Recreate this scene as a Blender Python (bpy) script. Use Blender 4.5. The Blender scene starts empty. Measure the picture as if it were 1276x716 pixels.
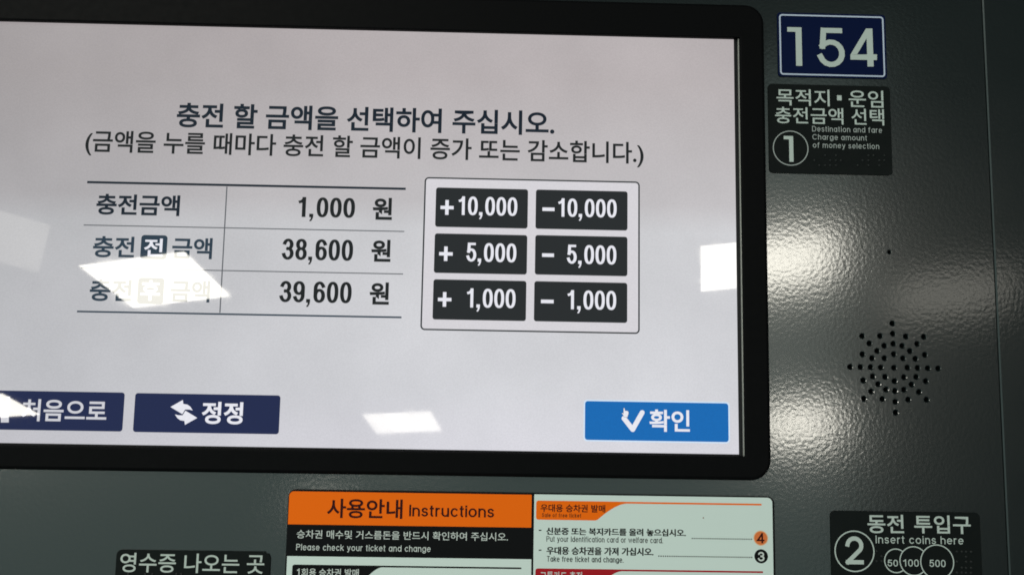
import bpy, bmesh, math, random
from mathutils import Matrix, Vector

random.seed(7)
SC = bpy.context.scene
COL = SC.collection
R_ = math.radians

# ------------------------------------------------------------------ camera, world, lamps, exposure
# The machine front is a plane tilted back 25 degrees; everything on it is laid out in the
# plane's own millimetre sheet (u to the right, v up, w out of the sheet) and then stood up by FRONT.
TILT = 25.0
FRONT = Matrix.Translation((0, 0, 1.30)) @ Matrix.Rotation(R_(90 - TILT), 4, 'X')
IMG_W, IMG_H, FOC = 1276.0, 716.0, 1000.0      # photo size and focal length in photo pixels
MM = 0.00035                                   # metres on the sheet per photo pixel
DIST = FOC * MM                                # camera distance from the sheet
PITCH, YAW, ROLL = R_(6.0732), R_(-0.9784), R_(0.9861)
CAM_R = Matrix.Rotation(YAW, 3, 'Y') @ Matrix.Rotation(PITCH, 3, 'X') @ Matrix.Rotation(ROLL, 3, 'Z')

cam_d = bpy.data.cameras.new('camera')
cam = bpy.data.objects.new('camera', cam_d)
COL.objects.link(cam)
cam_d.sensor_fit = 'HORIZONTAL'
cam_d.sensor_width = 36.0
cam_d.lens = 36.0 * FOC / IMG_W
cam_d.clip_start = 0.01
cam_d.clip_end = 100.0
cam.matrix_world = FRONT @ Matrix.Translation((0, 0, DIST)) @ CAM_R.to_4x4()
SC.camera = cam

SC.view_settings.view_transform = 'Standard'
SC.view_settings.look = 'None'
SC.view_settings.exposure = 0.0
SC.view_settings.gamma = 1.0
SC.cycles.filter_width = 1.75
SC.cycles.max_bounces = 6

world = bpy.data.worlds.new('World')
SC.world = world
world.use_nodes = True
bg = world.node_tree.nodes['Background']
# the dim hall behind the viewer: a paler zone low over the concourse, dark to the right and overhead
wn, wl = world.node_tree.nodes, world.node_tree.links
w_tc = wn.new('ShaderNodeTexCoord')
w_sep = wn.new('ShaderNodeSeparateXYZ')
wl.new(w_tc.outputs['Generated'], w_sep.inputs[0])


def w_step(sock, a, b):
    r = wn.new('ShaderNodeMapRange')
    r.interpolation_type = 'SMOOTHSTEP'
    r.inputs['From Min'].default_value = a
    r.inputs['From Max'].default_value = b
    wl.new(sock, r.inputs['Value'])
    return r.outputs['Result']


def w_mul(a, b):
    m = wn.new('ShaderNodeMath')
    m.operation = 'MULTIPLY'
    wl.new(a, m.inputs[0])
    wl.new(b, m.inputs[1])
    return m.outputs[0]


w_zone = w_mul(w_mul(w_step(w_sep.outputs['X'], 0.44, 0.36), w_step(w_sep.outputs['Z'], 0.725, 0.655)), w_step(w_sep.outputs['Z'], -0.25, 0.1))
w_mix = wn.new('ShaderNodeMixRGB')
w_mix.inputs['Color1'].default_value = (0.07, 0.095, 0.10, 1)
w_mix.inputs['Color2'].default_value = (0.73, 1.0, 0.94, 1)
wl.new(w_zone, w_mix.inputs['Fac'])
wl.new(w_mix.outputs['Color'], bg.inputs['Color'])
bg.inputs['Strength'].default_value = 0.66


# square-ish panels in the ceiling 1.4 m above the screen, the last one added: x, y, width, depth, turn, watts
LAMPS = [(-1.267, -2.256, 0.425, 0.315, 14.5, 15.0),
         (-0.483, -3.633, 0.355, 0.275, 9.0, 5.0),
         (0.945, -2.054, 0.450, 0.310, 13.0, 10.5),
         (-1.760, -1.955, 0.40, 0.355, -31.0, 1.3),
         (-2.540, -3.505, 0.36, 0.27, 12.0, 13.0),
         (1.560, -3.58, 0.355, 0.46, 17.0, 14.0),
         (1.704, -2.248, 0.400, 0.300, 12.0, 1.05),
         (-1.152, -5.079, 0.310, 0.390, 12.0, 2.0),
         (-0.85, -0.62, 0.360, 0.300, 12.0, 13.0)]  # added overhead lamp, out of view, for hole-rim glints and brighter prints
for x, y, sx_, sy_, turn, watts in LAMPS:
    ld = bpy.data.lights.new('ceiling_lamp', 'AREA')
    ld.shape = 'RECTANGLE'
    ld.size, ld.size_y = sx_, sy_
    ld.energy = watts
    ld.color = (1.0, 0.955, 0.84)
    lo = bpy.data.objects.new('ceiling_lamp', ld)
    COL.objects.link(lo)
    lo.location = (x, y, 2.70)
    lo.rotation_euler = (0, 0, R_(turn))


def at(x, y, w=0.0):
    """point of the machine front (sheet coordinates, metres) seen at a measured photo position"""
    d = CAM_R @ Vector(((x - IMG_W / 2) / FOC, -(y - IMG_H / 2) / FOC, -1.0))
    k = (DIST - w) / -d.z
    return Vector((d.x * k, d.y * k))


# ------------------------------------------------------------------ materials
def lin(c):
    def f(v):
        v /= 255.0
        return v / 12.92 if v <= 0.04045 else ((v + 0.055) / 1.055) ** 2.4
    return tuple(f(v) for v in c) + (1.0,)


def mat(name, col, rough=0.5, spec=0.5, metal=0.0, emit=None, strength=1.0, coat=0.0):
    m = bpy.data.materials.new(name)
    m.use_nodes = True
    b = m.node_tree.nodes['Principled BSDF']
    b.inputs['Base Color'].default_value = col if len(col) == 4 else tuple(col) + (1,)
    b.inputs['Roughness'].default_value = rough
    b.inputs['Specular IOR Level'].default_value = spec
    b.inputs['Metallic'].default_value = metal
    b.inputs['Coat Weight'].default_value = coat
    if emit is not None:
        b.inputs['Emission Color'].default_value = emit if len(emit) == 4 else tuple(emit) + (1,)
        b.inputs['Emission Strength'].default_value = strength
    return m


def nodes(m):
    return m.node_tree.nodes, m.node_tree.links, m.node_tree.nodes['Principled BSDF']


def add_wear(m, scale, lo, hi):
    """fine uneven gloss over a surface"""
    n, l, b = nodes(m)
    tc = n.new('ShaderNodeTexCoord')
    nz = n.new('ShaderNodeTexNoise')
    nz.inputs['Scale'].default_value = scale
    nz.inputs['Detail'].default_value = 5
    mr = n.new('ShaderNodeMapRange')
    mr.inputs['To Min'].default_value = lo
    mr.inputs['To Max'].default_value = hi
    l.new(tc.outputs['Object'], nz.inputs['Vector'])
    l.new(nz.outputs['Fac'], mr.inputs['Value'])
    l.new(mr.outputs['Result'], b.inputs['Roughness'])
    return m


def screen_mat(name, srgb, uneven=False):
    """lit pixels behind glossy glass: emission plus a sharp dielectric reflection"""
    m = mat(name, (0.004, 0.004, 0.005), rough=0.02, spec=0.3, emit=lin(srgb), strength=1.0)
    n, l, b = nodes(m)
    tc = n.new('ShaderNodeTexCoord')
    fine = n.new('ShaderNodeTexNoise')
    fine.inputs['Scale'].default_value = 1500
    fine.inputs['Detail'].default_value = 1
    l.new(tc.outputs['Object'], fine.inputs['Vector'])
    f1 = n.new('ShaderNodeMapRange')
    f1.inputs['From Min'].default_value = 0.3
    f1.inputs['From Max'].default_value = 0.7
    f1.inputs['To Min'].default_value = 0.965
    f1.inputs['To Max'].default_value = 1.035
    l.new(fine.outputs['Fac'], f1.inputs['Value'])
    out = f1.outputs['Result']
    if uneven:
        # viewing-angle dimming towards the top and dark reflection at left, painted into the emission
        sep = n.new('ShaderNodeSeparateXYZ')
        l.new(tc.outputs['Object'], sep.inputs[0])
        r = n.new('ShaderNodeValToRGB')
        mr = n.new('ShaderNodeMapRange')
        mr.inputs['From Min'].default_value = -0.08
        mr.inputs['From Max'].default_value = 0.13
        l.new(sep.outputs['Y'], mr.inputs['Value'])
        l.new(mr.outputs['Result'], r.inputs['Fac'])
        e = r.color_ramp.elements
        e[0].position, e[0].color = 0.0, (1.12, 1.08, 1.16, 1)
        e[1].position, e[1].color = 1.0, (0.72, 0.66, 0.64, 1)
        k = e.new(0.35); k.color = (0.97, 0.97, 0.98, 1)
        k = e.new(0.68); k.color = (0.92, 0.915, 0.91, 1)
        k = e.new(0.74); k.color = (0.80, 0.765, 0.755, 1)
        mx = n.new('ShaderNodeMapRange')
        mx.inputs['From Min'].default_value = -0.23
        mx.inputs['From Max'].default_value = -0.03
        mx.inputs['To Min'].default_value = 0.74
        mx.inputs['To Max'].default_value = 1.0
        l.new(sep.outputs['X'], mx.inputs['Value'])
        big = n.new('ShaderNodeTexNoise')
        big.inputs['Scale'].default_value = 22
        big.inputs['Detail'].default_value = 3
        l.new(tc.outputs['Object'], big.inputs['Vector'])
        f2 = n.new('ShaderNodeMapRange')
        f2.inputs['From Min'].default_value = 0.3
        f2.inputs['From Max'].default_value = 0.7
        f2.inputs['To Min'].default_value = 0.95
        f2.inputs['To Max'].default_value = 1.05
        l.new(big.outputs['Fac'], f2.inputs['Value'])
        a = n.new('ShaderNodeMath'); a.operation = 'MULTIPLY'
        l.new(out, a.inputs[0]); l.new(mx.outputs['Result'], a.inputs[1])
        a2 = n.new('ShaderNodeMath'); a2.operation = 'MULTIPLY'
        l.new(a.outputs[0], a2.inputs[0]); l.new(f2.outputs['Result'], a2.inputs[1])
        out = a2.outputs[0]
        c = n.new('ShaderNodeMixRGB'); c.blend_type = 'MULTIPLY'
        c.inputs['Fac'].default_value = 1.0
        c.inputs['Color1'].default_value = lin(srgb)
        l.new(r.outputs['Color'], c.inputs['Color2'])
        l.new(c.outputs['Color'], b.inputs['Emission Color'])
    l.new(out, b.inputs['Emission Strength'])
    return m


def paint_mat():
    """dark grey-green powder coat with orange peel"""
    m = mat('powder_coat', (0.0045, 0.0075, 0.0075), rough=0.42, spec=0.30, coat=1.0)
    n, l, b = nodes(m)
    b.inputs['Coat Roughness'].default_value = 0.112
    b.inputs['Coat IOR'].default_value = 1.55
    tc = n.new('ShaderNodeTexCoord')
    n1 = n.new('ShaderNodeTexNoise')
    n1.inputs['Scale'].default_value = 620
    n1.inputs['Detail'].default_value = 2.0
    n1.inputs['Roughness'].default_value = 0.45
    l.new(tc.outputs['Object'], n1.inputs['Vector'])
    bp = n.new('ShaderNodeBump')
    bp.inputs['Strength'].default_value = 0.55
    bp.inputs['Distance'].default_value = 0.000055
    l.new(n1.outputs['Fac'], bp.inputs['Height'])
    l.new(bp.outputs['Normal'], b.inputs['Normal'])
    l.new(bp.outputs['Normal'], b.inputs['Coat Normal'])
    # handling haze: gloss differs over the sheet
    n2 = n.new('ShaderNodeTexNoise')
    n2.inputs['Scale'].default_value = 26
    n2.inputs['Detail'].default_value = 6
    l.new(tc.outputs['Object'], n2.inputs['Vector'])
    mr = n.new('ShaderNodeMapRange')
    mr.inputs['To Min'].default_value = 0.24
    mr.inputs['To Max'].default_value = 0.34
    l.new(n2.outputs['Fac'], mr.inputs['Value'])
    l.new(mr.outputs['Result'], b.inputs['Roughness'])
    return m


M = {
    'paint': paint_mat(),
    'hole': mat('speaker_dark', (0.002, 0.002, 0.002), 0.9, 0.1),
    'bezel': add_wear(mat('bezel_plastic', (0.0025, 0.0025, 0.003), 0.5, 0.06), 300, 0.5, 0.65),
    'trim': mat('trim_rubber', (0.010, 0.0105, 0.012), 0.4, 0.12),
    'lip': mat('lip_glint', (0.40, 0.39, 0.36), 0.35, 0.3, 0.3),  # pale colour painting the glint along the frame's inner wall
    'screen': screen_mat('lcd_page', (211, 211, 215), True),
    'ink': screen_mat('lcd_black', (18, 15, 18)),
    'navy_ink': screen_mat('lcd_navy_ink', (10, 20, 36)),
    'slate_ink': screen_mat('lcd_slate_ink', (38, 54, 70)),
    'rule': screen_mat('lcd_rule', (92, 94, 99)),
    'key': screen_mat('lcd_key', (29, 28, 31)),
    'key_frame': screen_mat('lcd_frame', (46, 48, 51)),
    'key_bed': screen_mat('lcd_key_bed', (212, 209, 214)),
    'lcd_white': screen_mat('lcd_white', (230, 230, 238)),
    'lcd_grey': screen_mat('lcd_grey', (205, 205, 212)),
    'navy': screen_mat('lcd_navy', (20, 27, 70)),
    'blue': screen_mat('lcd_blue', (0, 100, 176)),
    'halo': screen_mat('lcd_halo', (205, 226, 246)),
    'label': add_wear(mat('label_black', (0.004, 0.006, 0.006), 0.4, 0.10), 200, 0.4, 0.6),
    'label_ink': mat('label_silver_ink', (0.50, 0.56, 0.53), 0.5, 0.08),
    'label_thin': mat('label_thin_ink', (0.40, 0.43, 0.42), 0.5, 0.08),
    'braille': mat('braille_clear', (0.010, 0.012, 0.012), 0.5, 0.3),
    'sign_blue': add_wear(mat('sign_blue', (0.002, 0.007, 0.04), 0.4, 0.06), 200, 0.4, 0.6),
    'sign_line': mat('sign_line', (0.52, 0.58, 0.72), 0.5, 0.08),
    'sheet': add_wear(mat('sheet_white', (0.70, 0.80, 0.77), 0.45, 0.35), 120, 0.4, 0.55),
    'sheet_black': mat('sheet_black', (0.004, 0.004, 0.005), 0.45, 0.08),
    'sheet_ink': mat('sheet_ink', (0.012, 0.013, 0.013), 0.5, 0.08),
    'maroon_ink': mat('sheet_maroon_ink', (0.045, 0.006, 0.006), 0.5, 0.08),
    'brown_ink': mat('sheet_brown_ink', (0.21, 0.045, 0.008), 0.5, 0.08),
    'orange': mat('sheet_orange', (1.0, 0.165, 0.003), 0.5, 0.08),
    'orange_disc': mat('sheet_orange_disc', (0.80, 0.20, 0.06), 0.5, 0.08),
    'cream': mat('sheet_cream', (0.85, 0.50, 0.28), 0.5, 0.08),
    'red': mat('sheet_red', (0.42, 0.012, 0.02), 0.5, 0.08),
    'sheet_text': mat('sheet_white_ink', (0.62, 0.66, 0.64), 0.5, 0.08),
}


# finger smears on the glass: its polish is not the same everywhere
sn, sl, sb_ = nodes(M['screen'])
s_tc = sn.new('ShaderNodeTexCoord')
s_nz = sn.new('ShaderNodeTexNoise')
s_nz.inputs['Scale'].default_value = 60
s_nz.inputs['Detail'].default_value = 4
s_nz.inputs['Distortion'].default_value = 1.5
sl.new(s_tc.outputs['Object'], s_nz.inputs['Vector'])
s_mr = sn.new('ShaderNodeMapRange')
s_mr.inputs['From Min'].default_value = 0.35
s_mr.inputs['From Max'].default_value = 0.7
s_mr.inputs['To Min'].default_value = 0.016
s_mr.inputs['To Max'].default_value = 0.045
sl.new(s_nz.outputs['Fac'], s_mr.inputs['Value'])
sl.new(s_mr.outputs['Result'], sb_.inputs['Roughness'])


# ------------------------------------------------------------------ building helpers
class Geo:
    def __init__(self):
        self.v, self.f = [], []
        self.lift = 0.0

    def poly(self, pts, w):
        i = len(self.v)
        self.v += [(p[0], p[1], w) for p in pts]
        self.f.append(tuple(range(i, i + len(pts))))

    def slab(self, pts, w0, w1, edge=0.0):
        """solid plate with a small bevelled rim; pts run counter-clockwise"""
        n = len(pts)
        i = len(self.v)
        cx = sum(p[0] for p in pts) / n
        cy = sum(p[1] for p in pts) / n
        wx = max(p[0] for p in pts) - cx
        wy = max(p[1] for p in pts) - cy
        rings = [(0, w0), (0, w1 - edge), (edge, w1)] if edge else [(0, w0), (0, w1)]
        for ins, w in rings:
            for p in pts:
                self.v.append((cx + (p[0] - cx) * (1 - ins / wx), cy + (p[1] - cy) * (1 - ins / wy), w))
        for k in range(len(rings) - 1):
            a, b = i + k * n, i + (k + 1) * n
            for j in range(n):
                j2 = (j + 1) % n
                self.f.append((a + j, a + j2, b + j2, b + j))
        t = i + (len(rings) - 1) * n
        self.f.append(tuple(range(t, t + n)))

    def ribbon(self, pts, pw, ph, w, closed=False, cap=True):
        """a pen stroke of pen width pw (upright strokes) and ph (level strokes)"""
        pts = [Vector(p) for p in pts]
        n = len(pts)
        if n < 2:
            return
        self.lift += 0.0000012
        w += self.lift

        def nrm(a, b):
            d = (b - a)
            d = d / max(d.length, 1e-12)
            return Vector((-d.y, d.x))
        if not closed and cap:
            d = (pts[0] - pts[1]).normalized()
            pts[0] = pts[0] + Vector((d.x * pw / 2, d.y * ph / 2))
            d = (pts[-1] - pts[-2]).normalized()
            pts[-1] = pts[-1] + Vector((d.x * pw / 2, d.y * ph / 2))
        L, Rr = [], []
        for i, p in enumerate(pts):
            a = pts[i - 1] if (i > 0 or closed) else None
            b = pts[(i + 1) % n] if (i < n - 1 or closed) else None
            if a is None:
                m = nrm(p, b)
            elif b is None:
                m = nrm(a, p)
            else:
                n1, n2 = nrm(a, p), nrm(p, b)
                m = n1 + n2
                if m.length < 1e-6:
                    m = n1
                m.normalize()
                m = m / max(m.dot(n1), 0.45)
            o = Vector((m.x * pw / 2, m.y * ph / 2))
            L.append(p + o); Rr.append(p - o)
        i0 = len(self.v)
        for a, b in zip(L, Rr):
            self.v += [(a.x, a.y, w), (b.x, b.y, w)]
        for i in range(n if closed else n - 1):
            j = (i + 1) % n
            self.f.append((i0 + 2 * i + 1, i0 + 2 * j + 1, i0 + 2 * j, i0 + 2 * i))

    def disc(self, c, r, w, n=40):
        self.poly([(c[0] + r * math.cos(2 * math.pi * k / n), c[1] + r * math.sin(2 * math.pi * k / n)) for k in range(n)], w)

    def ring(self, c, r, t, w, n=56):
        self.ribbon([(c[0] + (r - t / 2) * math.cos(2 * math.pi * k / n), c[1] + (r - t / 2) * math.sin(2 * math.pi * k / n)) for k in range(n)], t, t, w, True)

    def build(self, name, m, parent=None, label=None):
        me = bpy.data.meshes.new(name)
        me.from_pydata(self.v, [], self.f)
        me.materials.append(m)
        me.update()
        o = bpy.data.objects.new(name, me)
        COL.objects.link(o)
        if parent is not None:
            o.parent = parent
        if label:
            o['label'] = label
        return o


def thing(name, label, cat, p=(0, 0), group=None):
    """Empty standing on the machine front at sheet point p"""
    o = bpy.data.objects.new(name, None)
    COL.objects.link(o)
    o.empty_display_size = 0.01
    o.matrix_world = FRONT
    o['label'] = label
    o['category'] = cat
    if group:
        o['group'] = group
    return o


def rect4(tl, tr, bl, br, w=0.0):
    a, b, c, d = (at(*q, w) for q in (tl, tr, bl, br))
    return ((a.x + c.x) / 2, (c.y + d.y) / 2, (b.x + d.x) / 2, (a.y + b.y) / 2)


def rr(u0, v0, u1, v1, r, n=6):
    """rounded rectangle, counter-clockwise"""
    pts = []
    for cx, cy, a0 in ((u1 - r, v0 + r, -90), (u1 - r, v1 - r, 0), (u0 + r, v1 - r, 90), (u0 + r, v0 + r, 180)):
        for k in range(n + 1):
            a = R_(a0 + 90 * k / n)
            pts.append((cx + r * math.cos(a), cy + r * math.sin(a)))
    return pts


DG = lambda: bpy.context.evaluated_depsgraph_get()


def raw_text(body, bold):
    cu = bpy.data.curves.new('lettering', 'FONT')
    cu.body = body
    cu.offset = bold
    cu.resolution_u = 6
    cu.fill_mode = 'FRONT'
    o = bpy.data.objects.new('lettering', cu)
    COL.objects.link(o)
    bpy.context.view_layer.update()
    me = bpy.data.meshes.new_from_object(o.evaluated_get(DG()))
    vs = [tuple(v.co) for v in me.vertices]
    fs = [tuple(p.vertices) for p in me.polygons]
    bpy.data.objects.remove(o)
    bpy.data.curves.remove(cu)
    bpy.data.meshes.remove(me)
    return vs, fs


REF = {}
SLOPE = 0.0195


def hangul(g, body, xl, xr, yt, yb, w, bold=0.02, ref=None):
    """lettering whose ink runs from xl to xr; yt/yb: ink top and bottom of its first character (or ref)"""
    vs, fs = raw_text(body, bold)
    ref = ref or body[0]
    key = (ref, bold)
    if key not in REF:
        rv, _ = raw_text(ref, bold)
        REF[key] = (min(v[1] for v in rv), max(v[1] for v in rv))
    y0, y1 = REF[key]
    x0, x1 = min(v[0] for v in vs), max(v[0] for v in vs)
    a, b = at(xl, yt, w), at(xl, yb, w)
    ym = (yt + yb) / 2
    ul, ur = at(xl, ym, w).x, at(xr, ym + SLOPE * (xr - xl), w).x
    sy = (a.y - b.y) / (y1 - y0)
    sx = (ur - ul) / (x1 - x0)
    i = len(g.v)
    g.v += [(ul + (v[0] - x0) * sx, b.y + (v[1] - y0) * sy, w) for v in vs]
    g.f += [tuple(i + k for k in f) for f in fs]


# ---- drawn letter shapes: name -> (outer width in cap heights, strokes); x runs 0..1 over the letter, y in cap heights
def arc(cx, cy, rx, ry, a0, a1, n=14, p=1.0):
    out = []
    for k in range(n + 1):
        a = R_(a0 + (a1 - a0) * k / n)
        c, s = math.cos(a), math.sin(a)
        out.append((cx + rx * math.copysign(abs(c) ** p, c), cy + ry * math.copysign(abs(s) ** p, s)))
    return out


def oval(cx, cy, rx, ry, n=28, p=1.0):
    return ('closed', arc(cx, cy, rx, ry, 0, 360 - 360 / n, n - 1, p))


X = 0.73
GL = {
    '0': (.57, [oval(.5, .5, .5, .5, 32, .86)]),
    '1': (.36, [[(1, 0), (1, 1)], [(0, .80), (.45, .83), (.9, .97)]]),
    'flag1': (.34, [[(0, 1), (1, 1), (1, 0)]]),
    '2': (.57, [arc(.5, .7, .5, .3, 172, -38) + [(.06, .04), (.0, 0)], [(0, 0), (1, 0)]]),
    '3': (.57, [arc(.48, .76, .46, .24, 165, -88), arc(.48, .27, .52, .27, 88, -168)]),
    '4': (.60, [[(.76, 1), (0, .25), (1, .25)], [(.76, 1), (.76, 0)]]),
    '5': (.57, [[(.90, 1), (.18, 1)], [(.16, 1), (.10, .53)], arc(.49, .33, .51, .33, 140, -162)]),
    '6': (.57, [oval(.5, .30, .5, .30, 26, .92), [(0, .30), (0, .66)] + arc(.5, .70, .5, .30, 180, 22)]),
    '8': (.57, [oval(.5, .77, .45, .23, 24, .92), oval(.5, .27, .5, .27, 26, .92)]),
    '9': (.57, [oval(.5, .70, .5, .30, 26, .92), [(1, .70), (1, .34)] + arc(.5, .30, .5, .30, 0, -158)]),
    '+': (.70, [[(.5, .12), (.5, .82)], [(0, .47), (1, .47)]]),
    '-': (.34, [[(0, .36), (1, .36)]]),
    'I': (.10, [[(.5, 0), (.5, 1)]]),
    'P': (.62, [[(0, 0), (0, 1), (.5, 1)] + arc(.55, .75, .45, .25, 90, -90) + [(0, .5)]]),
    'T': (.62, [[(0, 1), (1, 1)], [(.5, 1), (.5, 0)]]),
    'D': (.68, [('closed', [(0, 0), (0, 1), (.4, 1)] + arc(.4, .5, .6, .5, 85, -85) + [(.4, 0)])]),
    'C': (.74, [arc(.52, .5, .52, .5, 42, 318, 20)]),
    'S': (.60, [arc(.5, .75, .44, .25, 20, 250) + arc(.5, .26, .5, .26, 75, -160)]),
    'o': (.58, [oval(.5, X / 2, .5, X / 2)]),
    'a': (.56, [oval(.48, X / 2, .48, X / 2), [(1, X), (1, 0)]]),
    'c': (.52, [arc(.54, X / 2, .54, X / 2, 46, 314)]),
    'd': (.58, [oval(.48, X / 2, .48, X / 2), [(1, 1), (1, 0)]]),
    'e': (.56, [[(.02, X * .52), (1, X * .52)] + arc(.5, X / 2, .5, X / 2, 6, 312, 18)]),
    'f': (.36, [arc(.80, .80, .44, .20, 80, 180) + [(.36, 0)], [(0, X), (.9, X)]]),
    'g': (.58, [oval(.48, X / 2, .48, X / 2), [(1, X), (1, 0)] + arc(.5, -.03, .5, .24, -5, -160)]),
    'h': (.52, [[(0, 0), (0, 1)], arc(.5, X - .27, .5, .27, 175, 0) + [(1, 0)]]),
    'n': (.52, [[(0, 0), (0, X)], arc(.5, X - .27, .5, .27, 175, 0) + [(1, 0)]]),
    'm': (.86, [[(0, 0), (0, X)], arc(.25, X - .25, .25, .25, 175, 0) + [(.5, 0)], arc(.75, X - .25, .25, .25, 175, 0) + [(1, 0)]]),
    'i': (.11, [[(.5, 0), (.5, X)], [(.5, .96), (.5, 1)]]),
    'l': (.11, [[(.5, 0), (.5, 1)]]),
    'k': (.50, [[(0, 0), (0, 1)], [(.95, X), (0, .28)], [(.35, .45), (1, 0)]]),
    'r': (.32, [[(0, 0), (0, X)], arc(.8, X - .3, .8, .3, 175, 80)]),
    's': (.46, [arc(.5, X * .75, .45, X * .25, 25, 250) + arc(.5, X * .26, .5, X * .26, 75, -155)]),
    't': (.30, [[(.4, .95), (.4, .16)] + arc(.8, .16, .4, .16, 180, 265), [(0, X), (.95, X)]]),
    'u': (.52, [[(0, X), (0, .27)] + arc(.5, .27, .5, .27, 180, 355), [(1, X), (1, 0)]]),
    'w': (.76, [[(0, X), (.26, 0), (.5, X), (.74, 0), (1, X)]]),
    'y': (.52, [[(0, X), (.52, .02)], [(1, X), (.45, -.14), (.28, -.25), (.05, -.25)]]),
    '.': (.12, [[(.5, .0), (.5, .03)]]),
}


def latin(g, body, xl, xr, yt, yb, w, pw, ph=None, gap=.17, space=.52, seq=None):
    """drawn letters; ink from xl to xr, cap height from yt to yb (photo pixels at the left end); pens in photo pixels"""
    ph = ph or pw
    a, b = at(xl, yt, w), at(xl, yb, w)
    ym = (yt + yb) / 2
    ul, ur = at(xl, ym, w).x, at(xr, ym + SLOPE * (xr - xl), w).x
    Hc = a.y - b.y
    items, x = [], 0.0
    for ch in (seq or body):
        if ch == ' ':
            x += space - gap
            continue
        wd = .20 if ch == ',' else GL[ch][0]
        items.append((ch, x, wd))
        x += wd + gap + (.10 if ch == '1' else .07 if ch == ',' else 0)
    tot = max(i[1] + i[2] for i in items)
    sx = (ur - ul) / tot
    pwu, phu = pw * MM, ph * MM
    for ch, x0, wd in items:
        L, Wd = ul + x0 * sx, wd * sx
        if ch == ',':
            g.poly([(L + Wd * p[0], b.y + Hc * p[1]) for p in ((0, 0), (.42, 0), (.38, -.10), (.12, -.14), (.12, -.21), (.55, -.19), (.90, -.06), (1, .05), (1, .17), (0, .17))], w)
            continue
        for s in GL[ch][1]:
            closed = False
            if s[0] == 'closed':
                closed, s = True, s[1]
            span = max(Wd - pwu, 0)
            base = L + Wd / 2 - span / 2
            pts = [(base + p[0] * span, b.y + phu / 2 + p[1] * (Hc - phu)) for p in s]
            g.ribbon(pts, pwu, phu, w, closed)


def px_poly(pts, w):
    return [at(x, y, w) for x, y in pts]


# ------------------------------------------------------------------ ticket machine front
W_PRINT = 0.00005
machine = thing('ticket_machine', 'dark grey green textured metal front of a ticket machine with speaker holes', 'ticket machine')


def grid_sheet(name, u0, v0, u1, v1):
    g = Geo()
    g.slab([(u0, v0), (u1, v0), (u1, v1), (u0, v1)], -0.002, 0.0, 0.0005)
    return g.build(name, M['paint'], machine)


seam = [at(1223.7, 0), at(1235.6, 230), at(1252, 620), at(1258.4, 716)]
useam = sum(p.x for p in seam) / 4
far_l, far_r = -0.42, 0.40
fascia = grid_sheet('fascia_panel', far_l, -0.24, useam - 0.0001, 0.24)
side = grid_sheet('side_panel', useam + 0.00012, -0.24, far_r, 0.24)
side.location.z = 0.0001

zs = 818 / 160.0
HOLES_Z = [(150, 342), (216, 343), (281, 343), (346, 345), (430, 347), (515, 346), (580, 348), (645, 350), (711, 351),
           (419, 65), (422, 130), (425, 194), (428, 260), (433, 432), (436, 495), (438, 563), (441, 632),
           (227, 145), (273, 192), (322, 240), (369, 286), (619, 150), (577, 195), (531, 241), (487, 287),
           (238, 544), (284, 498), (328, 451), (373, 405), (637, 550), (589, 501), (541, 454), (493, 407),
           (341, 145), (368, 207), (505, 148), (482, 208), (229, 261), (290, 286), (626, 265), (566, 290),
           (234, 427), (294, 402), (632, 432), (571, 405), (355, 546), (378, 485), (520, 549), (493, 486)]
holes = [(at(1030 + x / zs, 390 + y / zs), 0.00098) for x, y in HOLES_Z] + [(at(1108.2, 313.8), 0.00070)]
cut = bmesh.new()
for p, r in holes:
    n = 20
    prof = [(r + 0.00095, 0.0004), (r + 0.00044, 0.00001), (r + 0.00012, -0.00015), (r, -0.00040), (r, -0.003)]
    rings = [[cut.verts.new((p.x + q * math.cos(2 * math.pi * k / n), p.y + q * math.sin(2 * math.pi * k / n), z)) for k in range(n)] for q, z in prof]
    for a, b in zip(rings[:-1], rings[1:]):
        for k in range(n):
            cut.faces.new((b[k], b[(k + 1) % n], a[(k + 1) % n], a[k]))
    cut.faces.new(rings[0])
    cut.faces.new(list(reversed(rings[-1])))
bmesh.ops.recalc_face_normals(cut, faces=cut.faces[:])
cme = bpy.data.meshes.new('drill')
cut.to_mesh(cme)
co = bpy.data.objects.new('drill', cme)
COL.objects.link(co)
# a closed sheet for drilling
fb = bmesh.new()
fb.from_mesh(fascia.data)
bmesh.ops.holes_fill(fb, edges=[e for e in fb.edges if e.is_boundary], sides=0)
bmesh.ops.recalc_face_normals(fb, faces=fb.faces[:])
fb.to_mesh(fascia.data)
fb.free()
co.matrix_world = FRONT
mod = fascia.modifiers.new('drill', 'BOOLEAN')
mod.object = co
mod.operation = 'DIFFERENCE'
mod.solver = 'EXACT'
bpy.context.view_layer.update()
drilled = bpy.data.meshes.new_from_object(fascia.evaluated_get(DG()))
fascia.modifiers.clear()
fascia.data = drilled
drilled.materials.clear()
drilled.materials.append(M['paint'])
bpy.data.objects.remove(co)

g = Geo()
c = at(1113, 458)
g.slab(rr(c.x - 0.03, c.y - 0.03, c.x + 0.03, c.y + 0.03, 0.004), -0.0040, -0.0032)
g.build('speaker_cone', M['hole'], machine)
g = Geo()
c = at(1108.2, 313.8)
g.slab(rr(c.x - 0.003, c.y - 0.003, c.x + 0.003, c.y + 0.003, 0.0005), -0.0040, -0.0032)
g.build('sensor_backing', M['hole'], machine)
g = Geo()
g.slab([(useam - 0.01, -0.24), (useam + 0.01, -0.24), (useam + 0.01, 0.24), (useam - 0.01, 0.24)], -0.0060, -0.0050)
g.build('seam_backing', M['hole'], machine)

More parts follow.
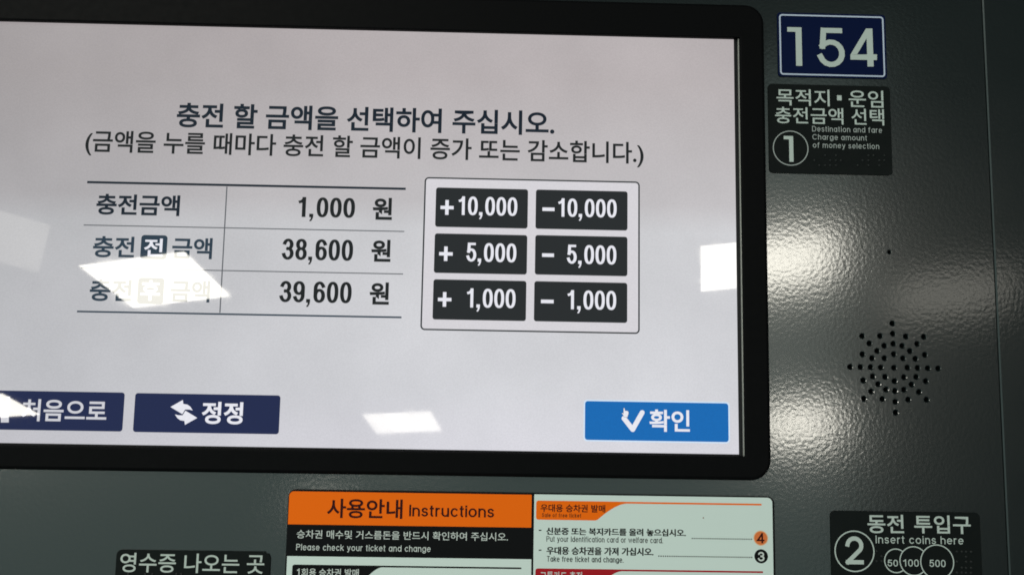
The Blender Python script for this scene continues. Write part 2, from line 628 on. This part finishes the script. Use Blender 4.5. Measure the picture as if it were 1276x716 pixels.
# ------------------------------------------------------------------ touch screen
screen = thing('touch_screen', 'lit touch screen with charge amount page set in a thick black frame', 'touch screen')
W_BEZ = 0.0036
W_SC = 0.0008                                 # the glass lies a little behind the frame's front
su0 = at(-190, 300, W_SC).x
st = (at(535, 40.6, W_SC).y + at(914, 48.9, W_SC).y) / 2
sb = (at(200, 553.6, W_SC).y + at(560, 560.5, W_SC).y + at(920, 566, W_SC).y) / 3
sr = (at(914.5, 48.9, W_SC).x + at(920.5, 566, W_SC).x) / 2
g = Geo()
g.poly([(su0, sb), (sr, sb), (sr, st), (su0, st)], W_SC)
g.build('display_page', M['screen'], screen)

# black frame: lofted from the outer rounded edge over the front to the inner lip
ou1 = (at(950.5, 150).x + at(958.8, 545).x) / 2
ov1 = (at(925, 9.4).y + at(640, 2.5).y) / 2
ov0 = (at(0, 583.7).y + at(360, 588).y + at(900, 597).y) / 3
ou0 = at(-240, 300).x
iu1 = (at(921.3, 60, W_BEZ).x + at(929.8, 560, W_BEZ).x) / 2
iv1 = (at(640, 40, W_BEZ).y + at(910, 46.5, W_BEZ).y) / 2
iv0 = (at(200, 556.5, W_BEZ).y + at(560, 563, W_BEZ).y + at(910, 568.5, W_BEZ).y) / 3
iu0 = at(-200, 300, W_BEZ).x
loops = [rr(ou0, ov0, ou1, ov1, 0.0088, 10)]
lw = [0.0]
for ins, w in ((0.0, 0.0020), (0.0003, 0.0028), (0.0009, 0.0034), (0.0016, W_BEZ)):
    loops.append(rr(ou0 + ins, ov0 + ins, ou1 - ins, ov1 - ins, 0.0088 - ins, 10)); lw.append(w)
for ins, w in ((0.0007, W_BEZ), (0.0003, W_BEZ - 0.0001), (0.0, W_BEZ - 0.0005), (0.0, W_SC + 0.0004)):
    loops.append(rr(iu0 - ins, iv0 - ins, iu1 + ins, iv1 + ins, 0.0004 + ins, 10)); lw.append(w)
g = Geo()
n = len(loops[0])
for L, w in zip(loops, lw):
    g.v += [(p[0], p[1], w) for p in L]
for k in range(len(loops) - 1):
    for j in range(n):
        j2 = (j + 1) % n
        g.f.append((k * n + j, k * n + j2, (k + 1) * n + j2, (k + 1) * n + j))
bez = g.build('bezel', M['bezel'], screen)
for p in bez.data.polygons:
    p.use_smooth = False
# rubber strip between glass and frame, and a painted glint on the right lip
g = Geo()
t = W_SC + 0.0002
e = 0.0012
inner = [(su0, sb), (sr, sb), (sr, st), (su0, st)]
outer = [(su0 - e, sb - e), (iu1 + e, sb - e), (iu1 + e, st + e), (su0 - e, st + e)]
for j in range(4):
    j2 = (j + 1) % 4
    g.poly([inner[j], inner[j2], outer[j2], outer[j]][::-1], t)
g.build('gasket', M['trim'], screen)
g = Geo()
x1 = iu1 - 0.00002
g.slab([(x1 - 0.0004, iv0 - 0.0006), (x1, iv0 - 0.0006), (x1, iv1 + 0.0006), (x1 - 0.0004, iv1 + 0.0006)], t + 0.0001, W_BEZ - 0.0012, 0.0001)
g.build('lip_glint_strip', M['lip'], screen)

WS1, WS2, WS3 = W_SC + 0.00004, W_SC + 0.00008, W_SC + 0.00012
g = Geo(); hangul(g, '충전 할 금액을 선택하여 주십시오.', 220.4, 691, 127.9, 158.6, WS1, 0.024)
g.build('heading_text', M['navy_ink'], screen)
g = Geo(); hangul(g, '(금액을 누를 때마다 충전 할 금액이 증가 또는 감소합니다.)', 106.7, 802, 163.4, 188.9, WS1, 0.017, '금')
g.build('caption_text', M['ink'], screen)

# ---- charge table
g = Geo()


def rule(g, a, b, t, w):
    p, q = at(*a, w), at(*b, w)
    if abs(p.x - q.x) > abs(p.y - q.y):
        y = (p.y + q.y) / 2
        g.poly([(p.x, y - t * MM / 2), (q.x, y - t * MM / 2), (q.x, y + t * MM / 2), (p.x, y + t * MM / 2)], w)
    else:
        x = (p.x + q.x) / 2
        g.poly([(x - t * MM / 2, q.y), (x + t * MM / 2, q.y), (x + t * MM / 2, p.y), (x - t * MM / 2, p.y)], w)


table = Geo()
rule(table, (104.3, 279.8), (503.8, 288.8), 1.3, WS1)
rule(table, (101, 333), (502.3, 341.8), 1.3, WS1)
rule(table, (282.8, 232.5), (274, 389.5), 1.5, WS1 + 0.000004)
tbl = table.build('charge_table', M['rule'], screen)
g = Geo(); rule(g, (108.6, 226.6), (505.6, 235.6), 2.9, WS1 + 0.000008)
g.build('top_rule', M['navy_ink'], tbl)
g = Geo(); rule(g, (96, 387.2), (500.3, 395.8), 2.1, WS1 + 0.000008)
g.build('bottom_rule', M['slate_ink'], tbl)
g = Geo(); hangul(g, '충전금액', 120.2, 224.1, 241.2, 267.2, WS1, 0.026)
g.build('row_text', M['navy_ink'], tbl)
g = Geo()
hangul(g, '충전', 115.9, 167.6, 293.8, 320.3, WS1, 0.024)
hangul(g, '금액', 214.5, 264.5, 296.9, 321.6, WS1, 0.024)
g.build('row_text', M['slate_ink'], tbl)
g = Geo()
hangul(g, '충전', 111.9, 164.1, 347.4, 374.7, WS1, 0.024)
hangul(g, '금액', 212.4, 261.5, 350, 375.5, WS1, 0.024)
g.build('row_text', M['slate_ink'], tbl)
for (x0, y0, x1_, y1_), ch, tx in (((175.7, 292.6, 208.4, 322.6), '전', (179.5, 203, 296.8, 319)), ((171.7, 345.6, 204.3, 378.2), '후', (175.5, 199.5, 349, 374))):
    g = Geo()
    g.poly(rr(*rect4((x0, y0), (x1_, y0 + .6), (x0 - .6, y1_), (x1_ - .6, y1_ + .6), WS1), 0.0014), WS1)
    hb = g.build('row_badge', M['slate_ink'], tbl)
    g = Geo(); hangul(g, ch, *tx, WS2, 0.02)
    g.build('badge_text', M['lcd_white'], tbl)
for num, d, won in (('1,000', (371.9, 442.4, 245.3, 270.2), (464.4, 488.7, 246.1, 273.6)),
                    ('38,600', (351.9, 440.0, 297.0, 323.4), (462.6, 486.9, 298.3, 325.8)),
                    ('39,600', (348.8, 438.2, 349.6, 376.2), (460.5, 484.9, 351.3, 379.1))):
    g = Geo(); latin(g, num, *d, WS1, 4.7, 3.5, gap=.08)
    hangul(g, '원', *won, WS1, 0.03)
    g.build('amount_text', M['ink'], tbl)

# ---- amount keys
fr = rect4((530.2, 221.6), (796.6, 227), (524.6, 409.8), (795.9, 415.2), WS1)
g = Geo(); g.poly(rr(*fr, 0.0016), W_SC + 0.00002)
pad = g.build('keypad_panel', M['key_bed'], screen)
g = Geo(); g.ribbon(rr(*fr, 0.0016), 1.9 * MM, 1.9 * MM, WS1, True)
g.build('keypad_outline', M['key_frame'], pad)
KEYS = [(((543.6, 233.6), (658.2, 235.9), (542, 282.7), (657.2, 284.5)), '+', (548.9, 565.3, 249.2, 267.6), '10,000', (571.6, 644.6, 244.5, 267.7)),
        (((667.8, 236.2), (782.1, 238.5), (667.3, 284.8), (781.8, 287.3)), '-', (675.9, 691, 260.7), '10,000', (695.8, 768.4, 247, 269.8)),
        (((541.8, 290.7), (657.2, 292.9), (540.6, 339.8), (656.3, 341.9)), '+', (547.2, 564.1, 307.0, 325), '5,000', (581.4, 643.4, 302.2, 325.7)),
        (((667.3, 292.9), (781.8, 294.9), (666.2, 341.9), (781.8, 344)), '-', (675.5, 690.3, 317.8), '5,000', (706.6, 768, 304.7, 328.4)),
        (((540.1, 347.7), (656.1, 350), (539, 397.5), (655.1, 400)), '+', (545.7, 562.5, 363.7, 381.9), '1,000', (582, 642.4, 359, 382.8)),
        (((665.9, 350.3), (781.8, 352.1), (665.2, 400), (781.4, 402.1)), '-', (674.1, 689.9, 375.4), '1,000', (707.4, 767.8, 361.2, 385))]
for corners, sign, sp, num, dp in KEYS:
    g = Geo(); g.poly(rr(*rect4(*corners, WS1), 0.0011), WS1)
    k = g.build('amount_key', M['key'], screen)
    g = Geo()
    if sign == '+':
        xc, yc = (sp[0] + sp[1]) / 2, (sp[2] + sp[3]) / 2 + .15
        rule(g, (sp[0], yc), (sp[1], yc), 4.3, WS2)
        rule(g, (xc, sp[2]), (xc - .3, sp[3]), 4.3, WS2 + 0.000004)
    else:
        rule(g, (sp[0], sp[2] - .15), (sp[1], sp[2] + .15), 4.5, WS2)
    latin(g, num, *dp, WS2, 3.6, 3.0, gap=.09)
    g.build('key_text', M['lcd_white'], k)

# ---- lower buttons
br_ = rect4((-34, 485.6), (155.3, 488.7), (-38, 534.4), (152.7, 537), WS1)
g = Geo(); g.poly(rr(*br_, 0.0012), WS1)
home = g.build('home_button', M['navy'], screen)
g = Geo(); hangul(g, '처음으로', 27.4, 132.9, 496.5, 524.1, WS2, 0.018)
g.build('button_text', M['lcd_grey'], home)
g = Geo()
g.poly(px_poly([(-20, 511), (-1.5, 493.5), (17, 511)], WS2)[::1], WS2)
g.poly(px_poly([(8.0, 493.6), (8.0, 504), (12.6, 508), (12.6, 493.6)], WS2), WS2 + 0.000004)
g.poly(px_poly([(-14, 511.3), (-14, 526), (-4, 526), (-4, 516), (1, 516), (1, 526), (11, 526), (11, 511.3)], WS2), WS2)
g.build('house_icon', M['lcd_grey'], home)

g = Geo(); g.poly(rr(*rect4((168.5, 489.1), (349.2, 492.5), (165.8, 537.5), (347.7, 540.8), WS1), 0.0012), WS1)
cor = g.build('correction_button', M['navy'], screen)
g = Geo(); hangul(g, '정정', 251.4, 302.7, 499.9, 527.6, WS2, 0.026)
g.build('button_text', M['lcd_white'], cor)
g = Geo()
A1 = [(212.4, 506.6), (227.8, 497.9), (228.4, 502.8), (233.5, 503.6), (237.2, 506.3), (240.2, 511), (236, 509.9), (230.6, 509.8), (227.2, 515.6)]
g.poly(px_poly(A1, WS2)[::-1], WS2)
g.poly(px_poly([(458.2 - x, 1026.8 - y) for x, y in A1], WS2)[::-1], WS2 + 0.000004)
g.build('arrow_icon', M['lcd_white'], cor)

g = Geo()
bb = rect4((729.2, 499.5), (907.8, 501.9), (728.6, 547.8), (907.6, 550), WS1)
q = 1.6 * MM
g.poly(rr(bb[0] - q, bb[1] - q, bb[2] + q, bb[3] + q, 0.0016), WS1)
conf = g.build('confirm_button', M['halo'], screen, 'bright blue button with a white tick')
g = Geo(); g.poly(rr(*bb, 0.0012), WS2)
g.build('button_face', M['blue'], conf)
g = Geo(); hangul(g, '확인', 809.3, 859.6, 509.6, 537.2, WS3, 0.02)
g.build('button_text', M['lcd_white'], conf)
g = Geo()
ck = px_poly([(777.6, 520.8), (788.4, 534.6), (800.2, 513.6)], WS3)
g.ribbon(ck[:2], 6.0 * MM, 6.0 * MM, WS3, cap=False)
g.ribbon(ck[1:], 6.0 * MM, 6.0 * MM, WS3, cap=False)
for p in ck:
    g.lift += 0.000001
    g.disc(p, 3.0 * MM, WS3 + g.lift, 20)
g.build('tick_icon', M['lcd_white'], conf)
g = Geo()
hand = [(777.1, 508.0), (778.3, 508.2), (778.7, 511.6), (779.9, 511.2), (780.6, 511.6), (781.6, 511.4), (782.4, 512.2), (783.0, 512.4), (783.2, 515), (782.2, 517.6), (782.0, 519.4), (777.6, 519), (777.0, 517.2), (775.0, 514.6), (775.6, 514.0), (777.0, 515.0)]
g.poly(px_poly(hand, WS3)[::-1], WS3 + 0.00003)
g.build('hand_pointer', M['lcd_white'], conf)
g = Geo()
hp = px_poly(hand, WS3)
g.ribbon(hp, 0.55 * MM, 0.55 * MM, WS3 + 0.00002, True)
g.build('pointer_outline', M['key_frame'], conf)


# ------------------------------------------------------------------ stuck-on plates
def plate(root, corners, r, m, h, name, edge=0.00008):
    g = Geo()
    g.slab(rr(*rect4(*corners, h), r), 0.0, h, edge)
    return g.build(name, m, root)


def braille(root, cells, w, parent_name='braille_dots', m='braille'):
    """raised dots: cells = (x, y, pattern of six 0/1) in measured positions"""
    g = Geo()
    for x, y, pat in cells:
        for k, on in enumerate(pat):
            if not on:
                continue
            c = at(x + (k // 3) * 6.2, y + (k % 3) * 6.2 + 0.12, w)
            i = len(g.v)
            n = 10
            for r, z in ((0.00062, 0), (0.00050, 0.00022), (0.00026, 0.00036)):
                g.v += [(c.x + r * math.cos(2 * math.pi * q / n), c.y + r * math.sin(2 * math.pi * q / n), w + z) for q in range(n)]
            g.v.append((c.x, c.y, w + 0.00040))
            for a in (0, 1):
                for q in range(n):
                    q2 = (q + 1) % n
                    g.f.append((i + a * n + q, i + a * n + q2, i + (a + 1) * n + q2, i + (a + 1) * n + q))
            for q in range(n):
                g.f.append((i + 2 * n + q, i + 2 * n + (q + 1) % n, i + 3 * n))
    o = g.build(parent_name, M[m], root)
    for p in o.data.polygons:
        p.use_smooth = True
    return o


def pats(s):
    return [tuple(int(c) for c in q) for q in s.split()]


# ---- 154 sign
sign = thing('number_sign', 'blue plate with white thin border and the number 154', 'sign')
HS = 0.0006
plate(sign, ((968.6, 16.2), (1103.2, 18.4), (970.0, 95.7), (1105.2, 98)), 0.0014, M['sign_blue'], HS, 'sign_plate')
w = HS + W_PRINT
b4 = rect4((971.6, 19.2), (1100.1, 21.4), (973.1, 92.7), (1102, 94.9), w)
g = Geo(); g.ribbon(rr(*b4, 0.0012), 2.0 * MM, 2.0 * MM, w, True)
g.build('border_line', M['sign_line'], sign)
g = Geo()
latin(g, '', 981.4, 999.2, 34, 81.9, w, 8.0, 6.2, seq=['flag1'])
latin(g, '5', 1018.7, 1052.6, 34.7, 83.4, w, 7.4, 6.8)
z4 = lambda pts: g.poly([at(960 + x / 6.819, 5 + y / 6.819, w + g.lift) for x, y in pts][::-1], w + g.lift)
for q4 in ([(812, 210), (866, 210), (738, 428), (680, 432)], [(680, 431.5), (906, 429), (905, 478), (680, 474)], [(815, 210), (866, 210), (878, 533), (825, 533)]):
    z4(q4); g.lift += 0.000003
g.build('sign_digits', M['label_ink'], sign)

# ---- step 1 label
GRP = 'black step labels on the machine front'
lab1 = thing('step_label', 'black rounded label with circled number 1 directly below the blue number plate', 'label', group=GRP)
HL = 0.0005
w = HL + W_PRINT
plate(lab1, ((957.2, 104.9), (1109.6, 107.4), (958.6, 215.8), (1111.7, 218.2)), 0.0019, M['label'], HL, 'label_plate')
g = Geo()
hangul(g, '목적지', 967.6, 1033.7, 111.4, 131.2, w, 0.008)
hangul(g, '운임', 1057.5, 1100.7, 112.8, 133.2, w, 0.008)
hangul(g, '충전금액 선택', 965.9, 1101.6, 133.0, 153.4, w, 0.008)
s4 = rect4((1043, 118.9), (1048.7, 119), (1043.1, 125.2), (1048.8, 125.3), w)
g.poly([(s4[0], s4[1]), (s4[2], s4[1]), (s4[2], s4[3]), (s4[0], s4[3])], w)
g.build('label_text', M['label_ink'], lab1)
g = Geo()
latin(g, 'Destination and fare', 1012, 1099, 157, 163.9, w, .85)
latin(g, 'Charge amount', 1012.3, 1080.3, 167.2, 173.9, w, .85)
latin(g, 'of money selection', 1012.8, 1095.4, 177.3, 184.1, w, .85)
g.build('small_text', M['label_thin'], lab1)
g = Geo(); g.ring(at(985.2, 184.6, w), 23.0 * MM, 1.2 * MM, w)
g.build('circle_line', M['label_thin'], lab1)
g = Geo(); latin(g, '', 976.8, 988.6, 169.4, 201.4, w, 5.4, 4.4, seq=['flag1'])
g.build('step_digit', M['label_ink'], lab1)
braille(lab1, [(1015 + 13.5 * i, 193.6, p) for i, p in enumerate(pats('010001 101011 111010 000000 001010 111100 011110'))], w)

# ---- coin label
lab2 = thing('step_label', 'black coin label with circled number 2 and three coin rings beside the panel seam', 'label', group=GRP)
plate(lab2, ((1034.7, 635.0), (1220.6, 639), (1038.2, 792), (1228, 796)), 0.0022, M['label'], HL, 'label_plate')
g = Geo()
hangul(g, '동전', 1081, 1126.3, 641.2, 663.5, w, 0.014)
hangul(g, '투입구', 1139.2, 1209.6, 642.0, 663.8, w, 0.014)
g.build('label_text', M['label_ink'], lab2)
g = Geo(); latin(g, 'Insert coins here', 1091.2, 1200.5, 666.4, 676.2, w, 1.15)
g.build('small_text', M['label_ink'], lab2)
g = Geo(); g.ring(at(1064.8, 686.1, w), 24.6 * MM, 1.5 * MM, w)
g.build('circle_line', M['label_ink'], lab2)
g = Geo(); latin(g, '2', 1053.7, 1076.0, 667.4, 702.2, w, 5.0, 5.0)
g.build('step_digit', M['label_ink'], lab2)
for i, (cx, cy, r, num, tx) in enumerate(((1116.5, 698.0, 14.6, '50', (1106, 1118.9, 696.6, 704.9)), (1138.6, 698.3, 17.6, '100', (1125.4, 1144.9, 696.1, 705.0)), (1167.8, 699.6, 20.9, '500', (1158.2, 1178.3, 696.7, 705.6)))):
    wi = w + i * 0.00006
    g = Geo(); g.disc(at(cx, cy, wi), r * MM, wi)
    cn = g.build('coin_mark', M['label'], lab2)
    g = Geo(); g.ring(at(cx, cy, wi), r * MM, 1.3 * MM, wi + 0.00002)
    g.build('coin_ring', M['label_ink'], cn)
    g = Geo(); latin(g, num, *tx, wi + 0.00002, 1.2, 1.1, gap=.14)
    g.build('coin_text', M['label_ink'], cn)
braille(lab2, [(1192.5, 686.5, p) for p in pats('101100')] + [(1204, 686.8, p) for p in pats('111101')] + [(1192.5, 706.5, p) for p in pats('010110')] + [(1204, 706.8, p) for p in pats('110110')], w)
braille(lab2, [(1092.5, 686, p) for p in pats('101011')], w, 'braille_cell')

# ---- receipt label
lab3 = thing('receipt_label', 'black label naming the receipt slot at the lower left of the instruction sheet', 'label')
HR = 0.0005
g = Geo()
u0, v0, u1, v1 = rect4((143.8, 683.6), (336.2, 687.4), (140, 790), (334, 794), HR)
pts = rr(u0, v0, u1, v1, 0.0022)
# the upper right corner is chipped: a small step
top = [p for p in pts if not (p[0] > u1 - 0.0030 and p[1] > v1 - 0.0030)]
k = next(i for i, p in enumerate(top) if p[0] < u1 - 0.0028 and p[1] > v1 - 0.003)
top[k:k] = [(u1, v1 - 0.0026), (u1 - 0.0007, v1 - 0.0009), (u1 - 0.0020, v1 - 0.0008), (u1 - 0.0022, v1)]
g.slab(top, 0.0, HR, 0.00008)
g.build('label_plate', M['label'], lab3)
w = HR + W_PRINT
g = Geo()
hangul(g, '영수증 나오는 곳', 149.8, 329.2, 687.8, 712.0, w, 0.010)
g.build('label_text', M['label_ink'], lab3)
braille(lab3, [(160 + 15 * i, 714.6, p) for i, p in enumerate(pats('100010 010100 110000 001010 100110 011000'))], w)

# ------------------------------------------------------------------ instruction sheet
sheet = thing('instruction_sheet', 'orange, black and pale instruction sheet mounted under the screen frame', 'sign')
HI = 0.0008
plate(sheet, ((358.4, 610.2), (963.2, 617.4), (351, 830), (970, 836)), 0.0028, M['sheet_black'], HI, 'sheet_board')
w1, w2, w3 = HI + 0.00004, HI + 0.00008, HI + 0.00012


def half_round(u0, v0, u1, v1, r, left):
    full = rr(u0, v0, u1, v1, r, 8)
    if left:
        return [(u0, v0), (u1, v0), (u1, v1)] + [p for p in full if p[0] <= u0 + r and p[1] >= v1 - r]
    return [(u0, v0), (u1, v0)] + [p for p in full if p[0] >= u1 - r and p[1] >= v1 - r] + [(u0, v1)]


o4 = rect4((360.6, 612.0), (662.3, 615.2), (358.8, 652.6), (662.3, 656.7), w1)
g = Geo(); g.poly(half_round(*o4, 0.0020, True), w1)
head = g.build('orange_header', M['orange'], sheet)
g = Geo(); hangul(g, '사용안내', 407.5, 501.6, 620.4, 644.6, w2, 0.02)
latin(g, 'Instructions', 510.2, 615.6, 628.2, 642.7, w2, 2.3, 1.9, gap=.10)
g.build('header_text', M['maroon_ink'], head)
g = Geo(); hangul(g, '승차권 매수및 거스름돈을 반드시 확인하여 주십시오.', 369.8, 632.9, 659.6, 670.0, w1, 0.008)
latin(g, 'Please check your ticket and change', 369.1, 536.6, 676.9, 684.8, w1, .9, gap=.14)
g.build('notice_text', M['sheet_text'], sheet)
l4 = rect4((357.4, 692.4), (661.6, 695.8), (352, 829), (660.8, 832), w1)
g = Geo(); g.poly([(l4[0], l4[1]), (l4[2], l4[1]), (l4[2], l4[3]), (l4[0], l4[3])], w1)
low = g.build('lower_panel', M['sheet'], sheet)
r4 = rect4((664.6, 616.2), (961.6, 618.6), (664.0, 830), (966.5, 834), w1)
g = Geo(); g.poly(half_round(*r4, 0.0022, False), w1)
right = g.build('right_panel', M['sheet'], sheet)


def tab(x0, y0, x_diag0, y1, x_diag1, x_end, t, w):
    """heading tab: a box whose top runs on as a thin line"""
    a = at(x0, y0, w); b = at(x0, y1, w)
    ue = at(x_end, y0 + SLOPE * (x_end - x0), w).x
    ud0 = at(x_diag0, y1 + SLOPE * (x_diag0 - x0), w).x
    ud1 = at(x_diag1, y0 + SLOPE * (x_diag1 - x0), w).x
    vt, vb, th = a.y, b.y, t * MM
    r = 0.0009
    pts = [(a.x + r, vb), (ud0 - r, vb), (ud0, vb + r * .35)]
    # rising diagonal that eases into the thin line
    p0, p1, p2 = Vector((ud0, vb + r * .35)), Vector((ud0 + (ud1 - ud0) * .62, vt - th - 0.0002)), Vector((ud1, vt - th))
    for k in range(1, 11):
        s = k / 10
        pts.append(tuple(p0 * (1 - s) ** 2 + p1 * 2 * s * (1 - s) + p2 * s * s))
    pts += [(ue, vt - th), (ue, vt), (a.x + r, vt), (a.x + r * .3, vt - r * .3), (a.x, vt - r), (a.x, vb + r), (a.x + r * .3, vb + r * .3)]
    return pts


g = Geo(); g.poly(tab(364.3, 702.6, 452, 724, 476, 649.6, 1.9, w2), w2)
tb = g.build('black_tab', M['sheet_black'], low)
g = Geo(); hangul(g, '회용 승차권 발매', 375.5, 447, 707.3, 717.2, w3, 0.012)
latin(g, '1', 370.0, 373.3, 707.6, 716.0, w3, 1.3, 1.3)
g.build('tab_text', M['sheet_text'], low)
g = Geo(); g.poly(tab(668.2, 623.0, 744.6, 646.8, 781, 949, 2.0, w2), w2)
g.build('orange_tab', M['orange'], right)
g = Geo(); hangul(g, '우대용 승차권 발매', 673.6, 754.2, 627.7, 637.0, w3, 0.02)
g.build('tab_text', M['maroon_ink'], right)
g = Geo(); latin(g, 'Sale of free ticket', 675.2, 724, 638.6, 643.6, w3, .8)
g.build('small_text', M['brown_ink'], right)
g = Geo()
hangul(g, '신분증 또는 복지카드를 올려 놓으십시오.', 680.6, 854.3, 656.4, 665.4, w2, 0.022)
hangul(g, '신분증 또는 복지카드를 올려 놓으십시오.', 681.0, 854.7, 656.4, 665.4, w2 + 0.000006, 0.022)
hangul(g, '우대용 승차권을 가져 가십시오.', 681, 814, 680.6, 690.2, w2, 0.022)
hangul(g, '우대용 승차권을 가져 가십시오.', 681.4, 814.4, 680.6, 690.2, w2 + 0.000006, 0.022)
latin(g, 'Put your Identification card or welfare card.', 680.9, 826, 667.2, 674.2, w2, .75, gap=.13)
latin(g, 'Take free ticket and change.', 681.4, 776.7, 692.0, 699.0, w2, .75, gap=.13)
rule(g, (671.3, 660.0), (674.7, 660.1), 1.3, w2)
rule(g, (671.3, 684.8), (674.7, 684.9), 1.3, w2)
g.build('instruction_text', M['sheet_ink'], right)
g = Geo()
for xa, ya, xb, yb in ((862.8, 670.2, 936.2, 671.2), (821, 692.2, 936.6, 693.7)):
    nd = int((xb - xa) / 2.72)
    p0 = at(xa, ya, w2)
    for k in range(nd + 1):
        q = at(xa + (xb - xa) * k / nd, ya, w2)
        g.disc((q.x, p0.y), 0.85 * MM, w2, 8)
g.build('dotted_leader', M['sheet_ink'], right)
g = Geo(); g.disc(at(948, 669.8, w2), 8.9 * MM, w2)
g = Geo(); g.ring(at(948, 669.8, w2), 8.9 * MM, 1.0 * MM, w2)
g.build('disc_halo', M['cream'], right)
g = Geo(); g.disc(at(948, 669.8, w2), 7.9 * MM, w2)
g.build('number_disc', M['orange_disc'], right, 'orange disc with a dark 4')
g = Geo(); latin(g, '4', 943.1, 952.6, 663.4, 676.2, w3, 2.0, 1.8)
g.build('disc_digit', M['maroon_ink'], right)
g = Geo(); g.disc(at(948.5, 692.4, w2), 8.3 * MM, w2)
g.build('number_disc', M['sheet_black'], right, 'black disc with a white 3')
g = Geo(); latin(g, '3', 944.6, 952.6, 686.8, 698.6, w3, 1.9, 1.9)
g.build('disc_digit', M['sheet_text'], right)
g = Geo(); g.poly(tab(667.2, 707.4, 744, 731, 775, 950.8, 2.0, w2), w2)
g.build('red_tab', M['red'], right)
g = Geo(); hangul(g, '교통카드 충전', 673, 725.5, 712.2, 721.5, w3, 0.01)
g.build('tab_text', M['sheet_text'], right)
g = Geo(); g.disc(at(876.4, 644.6, w2), 0.8 * MM, w2, 8)
g.build('ink_speck', M['brown_ink'], right)
